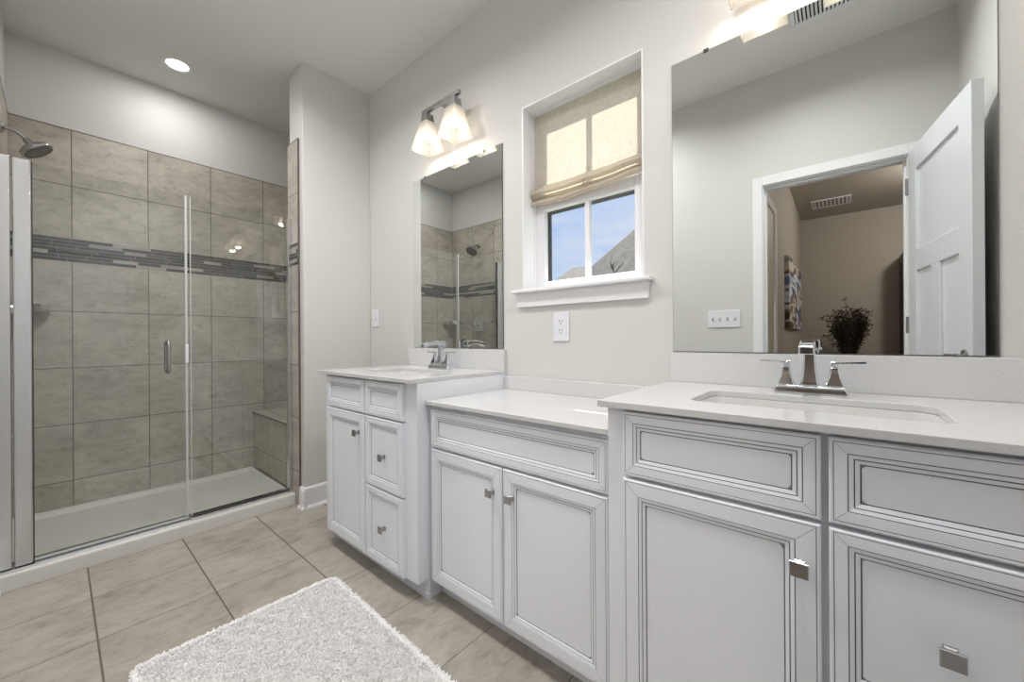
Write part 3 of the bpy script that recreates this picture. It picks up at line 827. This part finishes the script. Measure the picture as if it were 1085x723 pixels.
# ------------------------------------------------------------------ electrical plates
def outlet():
    y, z = 0.931, 1.084; x = XW
    t_ = thing('wall_outlet', 'white duplex outlet on the wall below the window', 'outlet', (x, y, z))
    p = MB(); p.box((x - 0.006, y - 0.041, z - 0.064), (x - 0.0005, y + 0.041, z + 0.064)); p.build('cover_plate', M_PLASTIC, t_, bevel=0.003)
    for s_ in (1, -1):
        zc = z + 0.0195 * s_
        f = MB(); f.lathe((x - 0.0055, y, zc), (-1, 0, 0), [(0.0165, 0), (0.0165, 0.002)], 24); fo = f.build('receptacle', M_PLASTIC, t_)
        h = MB(); h.box((x - 0.0080, y - 0.0075, zc + 0.000), (x - 0.0074, y - 0.0055, zc + 0.009)); h.box((x - 0.0080, y + 0.0055, zc + 0.000), (x - 0.0074, y + 0.0078, zc + 0.010)); h.lathe((x - 0.0074, y, zc - 0.007), (-1, 0, 0), [(0.0025, 0), (0.0025, 0.0006)], 10)
        h.build('slots', M_LEAD, fo)
outlet()
def switch(y, z, n, w, h, x, d, name, label):
    t_ = thing(name, label, 'light switch', (x, y, z))
    p = MB(); p.box((x, y - w / 2, z - h / 2), (x + 0.006 * d, y + w / 2, z + h / 2)); p.build('cover_plate', M_PLASTIC, t_, bevel=0.003)
    for i in range(n):
        yy = y + (i - (n - 1) / 2) * 0.046
        s_ = MB(); s_.box((x + 0.0055 * d, yy - 0.0055, z - 0.013), (x + 0.0070 * d, yy + 0.0055, z + 0.013), 1)
        s_.loft([[(x + 0.006 * d, yy - 0.0042, z - 0.008), (x + 0.006 * d, yy + 0.0042, z - 0.008), (x + 0.006 * d, yy + 0.0042, z + 0.006), (x + 0.006 * d, yy - 0.0042, z + 0.006)],
                 [(x + 0.015 * d, yy - 0.0035, z + 0.002), (x + 0.015 * d, yy + 0.0035, z + 0.002), (x + 0.015 * d, yy + 0.0035, z + 0.010), (x + 0.015 * d, yy - 0.0035, z + 0.010)]], 0)
        s_.build('toggle', [M_PLASTIC, mat('toggle_slot', (0.30, 0.30, 0.32), 0.5)], t_)
switch(2.442, 1.181, 1, 0.082, 0.122, XW - 0.0005, -1, 'light_switch', 'single white wall switch in the corner past the left mirror')
switch(0.629, 1.162, 4, 0.205, 0.118, XL + 0.0005, 1, 'light_switch', 'four-gang white toggle switch plate seen in the right mirror')

# ------------------------------------------------------------------ shower
GY = 2.680
pan = MB()
zr = 0.066
x0, x1, y0, y1 = XL + 0.011, 0.9845, 2.628, YB - 0.011
# threshold with rounded shoulders
prof = [(y0, 0), (y0, 0.060), (y0 + 0.003, 0.066), (y0 + 0.008, 0.068), (y0 + 0.112, 0.068), (y0 + 0.120, 0.062), (y0 + 0.132, 0.040), (y0 + 0.150, 0.034), (y0 + 0.150, 0)]
pan.loft([[(x, a, z) for a, z in prof] for x in (x0, 0.975)])
# basin
def pr_(ex, z): return [(x0 + ex, y0 + 0.148, z), (0.9745 - ex, y0 + 0.148, z), (0.9745 - ex, y1 - ex, z), (x0 + ex, y1 - ex, z)]
pan.loft([pr_(0, 0), pr_(0, 0.066), pr_(0.012, 0.066), pr_(0.022, 0.062), pr_(0.045, 0.040), pr_(0.10, 0.034)])
sp = pan.build('shower_pan', M_ACRYLIC, smooth=True, bevel=0.002)
tag(sp, 'white acrylic shower pan with a low threshold', 'shower pan')

bn = MB()
bn.box((0.9855, 2.726, 0), (XW - 0.011, YB - 0.011, 0.470), 0)
bench = bn.build('shower_bench', [M_TILE_L]); tag(bench, 'tiled corner bench inside the shower on the right', 'bench')
bt = MB(); bt.box((0.979, 2.726, 0.470), (XW - 0.011, YB - 0.011, 0.488)); bt.build('bench_seat', M_TILE_B, bench)
be = MB(); be.box((0.9765, 2.726, 0.479), (0.979, YB - 0.011, 0.488)); be.build('edge_strip', mat('tile_edge_metal', (0.16, 0.14, 0.12), 0.4, 0.5), bench)

# fixed panel
fp = thing('shower_screen', 'fixed clear glass shower panel beside the partition wall', 'shower screen', (0.715, GY, 0.068))
MB().box((0.472, GY - 0.004, 0.086), (0.958, GY + 0.004, 1.810)).build('glass', M_GLASS, fp)
MB().box((0.4705, GY - 0.0045, 0.086), (0.4745, GY + 0.0045, 1.810)).build('polished_edge', M_SEAL, fp)
c = MB(); c.box((0.953, GY - 0.014, 0.0685), (0.975, GY + 0.014, 1.806)); c.box((0.9535, GY - 0.020, 0.0685), (0.975, GY + 0.020, 1.800)); c.build('wall_channel', M_ALU, fp, bevel=0.001)
c = MB(); c.box((0.466, GY - 0.022, 0.0685), (0.953, GY + 0.022, 0.0825)); c.build('bottom_channel', M_ALU, fp, bevel=0.001)
MB().box((0.470, GY - 0.006, 0.0826), (0.953, GY + 0.006, 0.0875)).build('bottom_gasket', M_LEAD, fp)
# sill track
tk = MB(); tk.loft([[(x, GY - 0.030, 0.0682), (x, GY - 0.026, 0.078), (x, GY + 0.022, 0.082), (x, GY + 0.026, 0.0682)] for x in (XL + 0.012, 0.464)])
tk.build('shower_track', M_ALU, None); tag(bpy.data.objects['shower_track'], 'aluminium sill track under the glass shower door', 'shower track')
# hinged door
sd = thing('shower_door', 'hinged clear glass shower door on the left', 'shower door', (0.15, GY, 0.084))
MB().box((-0.068, GY - 0.004, 0.088), (0.450, GY + 0.004, 1.812)).build('glass', M_GLASS, sd)
c = MB(); c.box((XL + 0.011, GY - 0.022, 0.083), (-0.122, GY + 0.022, 1.818)); c.build('wall_channel', M_ALU, sd, bevel=0.003)
c = MB(); c.box((-0.117, GY - 0.026, 0.083), (-0.066, GY + 0.020, 1.815)); c.build('hinge_rail', M_ALU, sd, bevel=0.006, seg=3)
c = MB(); c.box((-0.066, GY - 0.008, 0.083), (-0.0625, GY + 0.008, 1.815)); c.build('dark_gasket', M_LEAD, sd)
c = MB(); c.box((0.449, GY - 0.006, 0.088), (0.459, GY + 0.006, 1.812)); c.build('edge_seal', M_SEAL, sd)
c = MB(); c.box((0.447, GY - 0.018, 0.915), (0.461, GY - 0.006, 1.015)); c.build('catch', M_PLASTIC, sd, bevel=0.002)
c = MB(); c.box((-0.062, GY - 0.006, 0.083), (0.458, GY + 0.006, 0.092)); c.build('sweep', M_SEAL, sd)
hdl = MB(); xh = 0.377
for sg in (-1, 1):
    pts = []
    za, zb, dpt, r = 0.872, 1.030, 0.042, 0.018
    P0 = [(GY + 0.004 * sg, zb), (GY + (dpt - r) * sg, zb)]
    arc = [(GY + (dpt - r + r * math.sin(a)) * sg, zb - r + r * math.cos(a)) for a in (PI / 8, PI / 4, 3 * PI / 8, PI / 2)]
    arc2 = [(GY + (dpt - r + r * math.cos(a)) * sg, za + r - r * math.sin(a)) for a in (0, PI / 8, PI / 4, 3 * PI / 8, PI / 2)]
    P1 = [(GY + 0.004 * sg, za)]
    hdl.tube([(xh, y, z) for y, z in P0 + arc + arc2 + P1], 0.0075, 12)
hdl.build('pull_handle', M_NICKEL, sd, smooth=True)

# shower head on the left wall
yh, zh = 3.035, 2.055
s_ = thing('overhead_shower', 'round chrome shower head on a bent arm at the left shower wall', 'shower head', (XL + 0.01, yh, zh))
o = MB(); o.lathe((XL + 0.0105, yh, zh), (1, 0, 0), [(0.028, 0), (0.028, 0.003), (0.018, 0.009), (0.010, 0.011)], 28); o.build('flange', M_NICKEL, s_, smooth=True)
o = MB(); arm = [(XL + 0.015, yh, zh), (-0.145, yh, zh + 0.002), (-0.125, yh, zh - 0.003), (-0.108, yh, zh - 0.012), (-0.090, yh, zh - 0.030)]
o.tube(arm, 0.0095, 14); o.build('arm', M_NICKEL, s_, smooth=True)
ax = Vector((0.60, -0.12, -0.80)).normalized(); hc = Vector((-0.090, yh, zh - 0.030))
o = MB(); o.lathe(hc, ax, [(0.011, -0.004), (0.016, 0.004), (0.017, 0.018), (0.020, 0.022), (0.024, 0.030), (0.044, 0.036), (0.056, 0.042), (0.062, 0.050), (0.062, 0.062), (0.058, 0.067), (0.054, 0.067)], 40)
o.build('spray_head', M_NICKEL, s_, smooth=True)
o = MB(); u = ax.cross(Vector((0, 1, 0))).normalized(); w = ax.cross(u); fc = hc + ax * 0.0675
for rr, k in ((0.0, 1), (0.014, 6), (0.028, 12), (0.040, 18), (0.050, 24)):
    for i in range(k):
        a = 2 * PI * i / k; o.lathe(fc + (u * math.cos(a) + w * math.sin(a)) * rr, ax, [(0.0030, -0.001), (0.0022, 0.003)], 6)
o.build('nozzles', M_LEAD, s_)
# valve
yv, zv = 3.025, 1.192
s_ = thing('shower_valve', 'square chrome shower valve with lever seen in the left mirror', 'shower valve', (XL + 0.01, yv, zv))
o = MB(); o.box((XL + 0.0105, yv - 0.075, zv - 0.075), (XL + 0.019, yv + 0.075, zv + 0.075)); o.build('escutcheon', M_CHROME, s_, bevel=0.004)
o = MB(); o.lathe((XL + 0.018, yv, zv), (1, 0, 0), [(0.030, 0), (0.026, 0.020), (0.022, 0.045), (0.020, 0.050)], 28); o.tube([(XL + 0.060, yv, zv), (XL + 0.062, yv + 0.04, zv), (XL + 0.064, yv + 0.085, zv + 0.002)], [0.009, 0.008, 0.006], 12)
o.build('lever_handle', M_CHROME, s_, smooth=True)
# corner shelf
o = MB(); xc, yc_ = XL + 0.0105, YB - 0.0105; n = 14
arcp = [(xc + 0.150 * math.cos(-PI / 2 * i / n) ** 0.8 if i < n else xc, yc_ - 0.175 * math.sin(PI / 2 * i / n) ** 0.8) for i in range(n + 1)]
def shl(z, k): return [(xc, yc_, z)] + [(xc + (a - xc) * k, yc_ + (b - yc_) * k, z) for a, b in arcp]
o.loft([shl(1.200, 0.95), shl(1.203, 0.985), shl(1.232, 1.0), shl(1.240, 0.99), shl(1.240, 0.90), shl(1.228, 0.88)])
tag(o.build('corner_shelf', M_CHROME, smooth=True), 'chrome corner shelf in the back left corner of the shower', 'shelf')

# ------------------------------------------------------------------ bath mat
def bath_mat():
    rnd = random.Random(3)
    cx, cy, hx_, hy_ = 0.452, 1.235, 0.318, 0.455
    rot = math.radians(-1.0)
    def tf(x, y, z): return (cx + x * math.cos(rot) - y * math.sin(rot), cy + x * math.sin(rot) + y * math.cos(rot), z)
    o = MB()
    nx, ny = 46, 66; R = 0.04
    def inside(x, y, e=0.0):
        ax_, ay = abs(x) - (hx_ - R), abs(y) - (hy_ - R)
        return not (ax_ > 0 and ay > 0 and math.hypot(ax_, ay) > R - e)
    lp = rrect(0, 0, hx_, hy_, R, 0)
    lo = [tf(p[0], p[1], 0.0005) for p in lp]; hi = [tf(p[0] * 0.985, p[1] * 0.99, 0.014) for p in lp]
    o.loft([lo, hi])
    N = 46000
    for _ in range(N):
        x = rnd.uniform(-hx_, hx_); y = rnd.uniform(-hy_, hy_)
        if not inside(x, y, 0.002): continue
        edge = min(hx_ - abs(x), hy_ - abs(y))
        h = 0.0185 + 0.003 * math.sin(x * 90 + 3 * math.sin(y * 70)) * math.sin(y * 80) + rnd.random() * 0.003
        if edge < 0.02: h *= 0.72
        a = rnd.random() * 2 * PI; l = 0.003 + rnd.random() * 0.006
        lx, ly = math.cos(a) * l, math.sin(a) * l
        if edge < 0.012:
            lx += math.copysign(0.003, x) if hx_ - abs(x) < 0.012 else 0
            ly += math.copysign(0.003, y) if hy_ - abs(y) < 0.012 else 0
        r = 0.0034; k = len(o.v); zb = 0.011
        for q in range(3): o.v.append(tf(x + r * math.cos(a + q * 2.1), y + r * math.sin(a + q * 2.1), zb))
        for q in range(3): o.v.append(tf(x + lx * 0.5 + r * 0.9 * math.cos(a + q * 2.1), y + ly * 0.5 + r * 0.9 * math.sin(a + q * 2.1), zb + (h - zb) * 0.65))
        o.v.append(tf(x + lx, y + ly, h))
        for q in range(3):
            q2 = (q + 1) % 3
            o.f.append((k + q, k + q2, k + 3 + q2, k + 3 + q)); o.m.append(0)
            o.f.append((k + 3 + q, k + 3 + q2, k + 6)); o.m.append(0)
    return o.build('bath_mat', mat('mat_cotton', (0.87, 0.855, 0.845), 0.95), smooth=True)
tag(bath_mat(), 'fluffy white bath mat on the tile floor', 'bath mat')

# ------------------------------------------------------------------ bedroom seen through the doorway in the mirror
XB = -4.25
M_CARPET = paint('bedroom_carpet', (0.30, 0.26, 0.22), 0.95)
struct(MB().box((XB - 0.1, -2.6, -0.08), (XL - 0.12, 1.6, 0)).build('floor_bedroom', M_CARPET))
struct(MB().box((XB - 0.1, -2.6, H), (XL - 0.12, 1.6, H + 0.1)).build('ceiling_bedroom', M_BEDWALL))
struct(MB().box((XB - 0.1, -2.6, 0), (XB, 1.6, H)).build('wall_bedroom_back', M_BEDWALL))
struct(MB().box((XB, -2.7, 0), (XL - 0.12, -2.6, H)).build('wall_bedroom_right', M_BEDWALL))
struct(MB().box((XL - 0.22, -2.6, 0), (XL - 0.1202, YE - 0.12, H)).build('wall_bedroom_front', M_BEDWALL))
lw = MB(); lw.box((XB, 0.455, 0), (-1.72, 0.575, H)); lw.box((-1.72, 0.435, 0), (XL - 0.14, 0.575, H))
struct(lw.build('wall_bedroom_left', M_BEDWALL))
# door with casing in the near stretch of that wall
dd = MB(); dd.box((-0.92, 0.420, 0), (-0.36, 0.4348, 2.02)); d2 = struct(dd.build('door_2', mat('bedroom_door', (0.55, 0.50, 0.40), 0.4)))
cc = MB(); cc.box((-1.06, 0.410, 0), (-0.925, 0.4348, 2.09)); cc.box((-0.925, 0.410, 2.025), (-0.33, 0.4348, 2.09)); struct(cc.build('trim_5', M_TRIM))
# painting
def painting():
    mt = mat('abstract_painting', (0.5, 0.5, 0.5), 0.6)
    n = NT(mt); P, x, y, z = n.pos()
    f = n.noise(P, 1.6, 3, 0.5, (0.5, 1, 2.6), 0.5)
    col = n.ramp(f, [(0.34, (0.08, 0.05, 0.035)), (0.41, (0.70, 0.66, 0.60)), (0.47, (0.30, 0.18, 0.10)), (0.52, (0.03, 0.06, 0.16)), (0.58, (0.72, 0.74, 0.76)), (0.68, (0.10, 0.17, 0.32))])
    n.t.nodes[col.node.name].color_ramp.interpolation = 'EASE'
    n.link(col, n.b.inputs['Base Color'])
    o = MB().box((-3.60, 0.415, 1.13), (-2.05, 0.4545, 1.88)).build('painting', mt)
    tag(o, 'wide abstract canvas in blue, brown and cream seen through the doorway in the mirror', 'painting')
painting()
vent(-3.70, -3.34, -0.09, 0.295, H, 'rectangular white ceiling register seen through the doorway in the mirror', 9, 'x', mat('register_shadow', (0.25, 0.22, 0.19), 0.6))
# dark tall cabinet against the far wall
wd = mat('dark_wood', (0.035, 0.028, 0.022), 0.45)
bc = thing('bookcase', 'tall dark wood bookcase against the far bedroom wall', 'bookcase', (-4.0, -0.95, 0))
b = MB(); b.box((-4.24, -0.60, 0), (-3.78, -0.565, 2.06)); b.box((-4.24, -1.40, 0), (-3.78, -1.365, 2.06)); b.box((-4.24, -1.365, 2.02), (-3.78, -0.60, 2.06)); b.box((-4.24, -1.365, 0), (-4.22, -0.60, 2.02))
b.build('case', wd, bc)
for z in (0.08, 0.5, 0.9, 1.3, 1.68): MB().box((-4.22, -1.365, z), (-3.79, -0.60, z + 0.025)).build('shelf', wd, bc)
# vase with dried leafy stems
def plant():
    rnd = random.Random(11)
    X, Y = -3.70, -0.062
    t_ = thing('dried_plant', 'vase of dark dried leafy stems seen through the doorway in the mirror', 'plant', (X, Y, 0))
    v = MB(); v.lathe((X, Y, 0.0), (0, 0, 1), [(0.09, 0), (0.13, 0.10), (0.14, 0.30), (0.10, 0.55), (0.055, 0.70), (0.065, 0.76), (0.052, 0.755), (0.045, 0.70)], 28)
    v.build('vase', mat('vase_ceramic', (0.10, 0.08, 0.07), 0.35), t_, smooth=True)
    st_, lf = MB(), MB()
    for i in range(95):
        a = rnd.random() * 2 * PI; sp_ = rnd.random() ** 0.6 * 0.20; hgt = 0.40 + rnd.random() * 0.27
        if i == 0: a, sp_, hgt = 1.62, 0.24, 0.60
        if i == 1: a, sp_, hgt = 1.60, 0.21, 0.36
        if i == 2: hgt, sp_ = 0.80, 0.05
        pts = []
        for k in range(9):
            u_ = k / 8; r_ = 0.02 + sp_ * u_ ** 1.1
            drop = -0.10 * max(0, u_ - 0.75) * sp_ / 0.2
            pts.append(Vector((X + r_ * math.cos(a), Y + r_ * math.sin(a), 0.72 + hgt * u_ + drop)))
        st_.tube(pts, 0.0025, 5)
        for k in range(1, 9):
            for _ in range(5):
                p = pts[k] + Vector([rnd.uniform(-.012, .012) for _ in range(3)])
                d = Vector((rnd.uniform(-1, 1), rnd.uniform(-1, 1), rnd.uniform(-0.5, 0.9))).normalized(); L_ = 0.035 + rnd.random() * 0.03
                sd_ = d.cross(Vector((0, 0, 1))).normalized() * 0.008; q = p + d * L_ * 0.5 + Vector((0, 0, 0.006))
                k0 = len(lf.v); lf.v += [tuple(p), tuple(q + sd_), tuple(p + d * L_ - Vector((0, 0, 0.008))), tuple(q - sd_)]
                lf.f += [(k0, k0 + 1, k0 + 2), (k0, k0 + 2, k0 + 3)]; lf.m += [0, 0]
    st_.build('stems', mat('dry_stem', (0.07, 0.045, 0.03), 0.7), t_)
    lf.build('leaves', mat('dry_leaf', (0.055, 0.038, 0.026), 0.7), t_, kind='stuff')
plant()
bl = bpy.data.lights.new('bedroom_fill_light', 'POINT'); bl.energy = W_BED; bl.color = (1.0, 0.93, 0.85); bl.shadow_soft_size = 0.12
o = thing('added_ceiling_light', 'added round fill light on the bedroom ceiling, out of view', 'ceiling light', (-2.6, -1.0, H))  # added light, kept out of the mirror, so the bedroom isn't black
MB().lathe((-2.6, -1.0, H), (0, 0, -1), [(0.16, 0), (0.16, 0.03), (0.14, 0.06), (0.08, 0.085), (0.01, 0.09)], 28).build('fill_light_shade', M_LENS, o, smooth=True)
q = bpy.data.objects.new('bedroom_fill_light', bl); C.objects.link(q); q.parent = o; q.location = (0, 0, -0.25)

# ------------------------------------------------------------------ outside: neighbour's roof and a bare tree
def shingle():
    mt = mat('roof_shingle', (0.2, 0.19, 0.18), 0.9)
    n = NT(mt); P, x, y, z = n.pos()
    f = n.noise(P, 5, 5); r = n.math('LESS_THAN', n.math('FRACT', n.math('MULTIPLY', z, 7.0)), 0.12)
    c = n.ramp(f, [(0.3, (0.055, 0.053, 0.05)), (0.7, (0.12, 0.115, 0.108))])
    n.link(n.mix(n.math('MULTIPLY', r, 0.5), c, (0.05, 0.05, 0.05)), n.b.inputs['Base Color'])
    return mt
M_SH = shingle()
hs = thing('neighbour_house', 'house with a grey shingled hip roof outside the window', 'house', (11.5, 0, -3))
M_SIDE = mat('house_siding', (0.55, 0.52, 0.48), 0.8)
MB().box((9.1, -5.7, -3.0), (13.9, 5.5, 2.27)).build('walls', M_SIDE, hs)
def hip(x0, x1, y0, y1, z0, xr, yr0, yr1, z1):
    o = MB(); A, B, C_, D = (x0, y0, z0), (x1, y0, z0), (x1, y1, z0), (x0, y1, z0); R0, R1 = (xr, yr0, z1), (xr, yr1, z1)
    o.face([A, D, C_, B]); o.face([A, R0, R1, D]); o.face([D, R1, C_]); o.face([C_, R1, R0, B]); o.face([B, R0, A])
    return o
hip(8.8, 14.2, -6.0, 5.8, 2.23, 11.5, -3.8, 3.6, 5.17).build('roof', M_SH, hs)
hip(8.6, 10.6, 5.0, 6.08, 2.45, 9.5, 5.30, 5.86, 3.03).build('porch_roof', M_SH, hs)
MB().box((8.75, 5.1, -3.0), (10.45, 5.98, 2.46)).build('porch_walls', M_SIDE, hs)
gd = MB().box((2.0, -14, -3.1), (30, 20, -3.0)); struct(gd.build('ground_outside', mat('lawn', (0.10, 0.13, 0.06), 0.95)))
def tree():
    rnd = random.Random(5); X, Y = 8.0, 3.95
    o = MB()
    def br(p, d, L, r, dep):
        pts = [p]; dd = d.normalized()
        for k in range(5):
            dd = (dd + Vector((rnd.uniform(-.18, .18), rnd.uniform(-.18, .18), rnd.uniform(-.06, .10)))).normalized(); pts.append(pts[-1] + dd * L / 5)
        o.tube(pts, [r * (1 - 0.13 * k) for k in range(6)], 6)
        if dep:
            for _ in range(3):
                q = pts[rnd.randint(2, 5)]; br(q, dd + Vector((rnd.uniform(-.7, .7), rnd.uniform(-.9, .9), rnd.uniform(-.1, .5))), L * 0.6, r * 0.5, dep - 1)
    br(Vector((X, Y, -3.0)), Vector((0, 0, 1)), 4.4, 0.09, 0)
    br(Vector((X, Y, 1.3)), Vector((0, 0.1, 1)), 0.75, 0.06, 3)
    br(Vector((X, Y, 1.1)), Vector((0, -0.5, 0.8)), 0.8, 0.05, 3)
    tag(o.build('bare_tree', mat('bark', (0.06, 0.05, 0.045), 0.9), smooth=True), 'bare leafless tree outside in front of the shingled roof', 'tree')
tree()
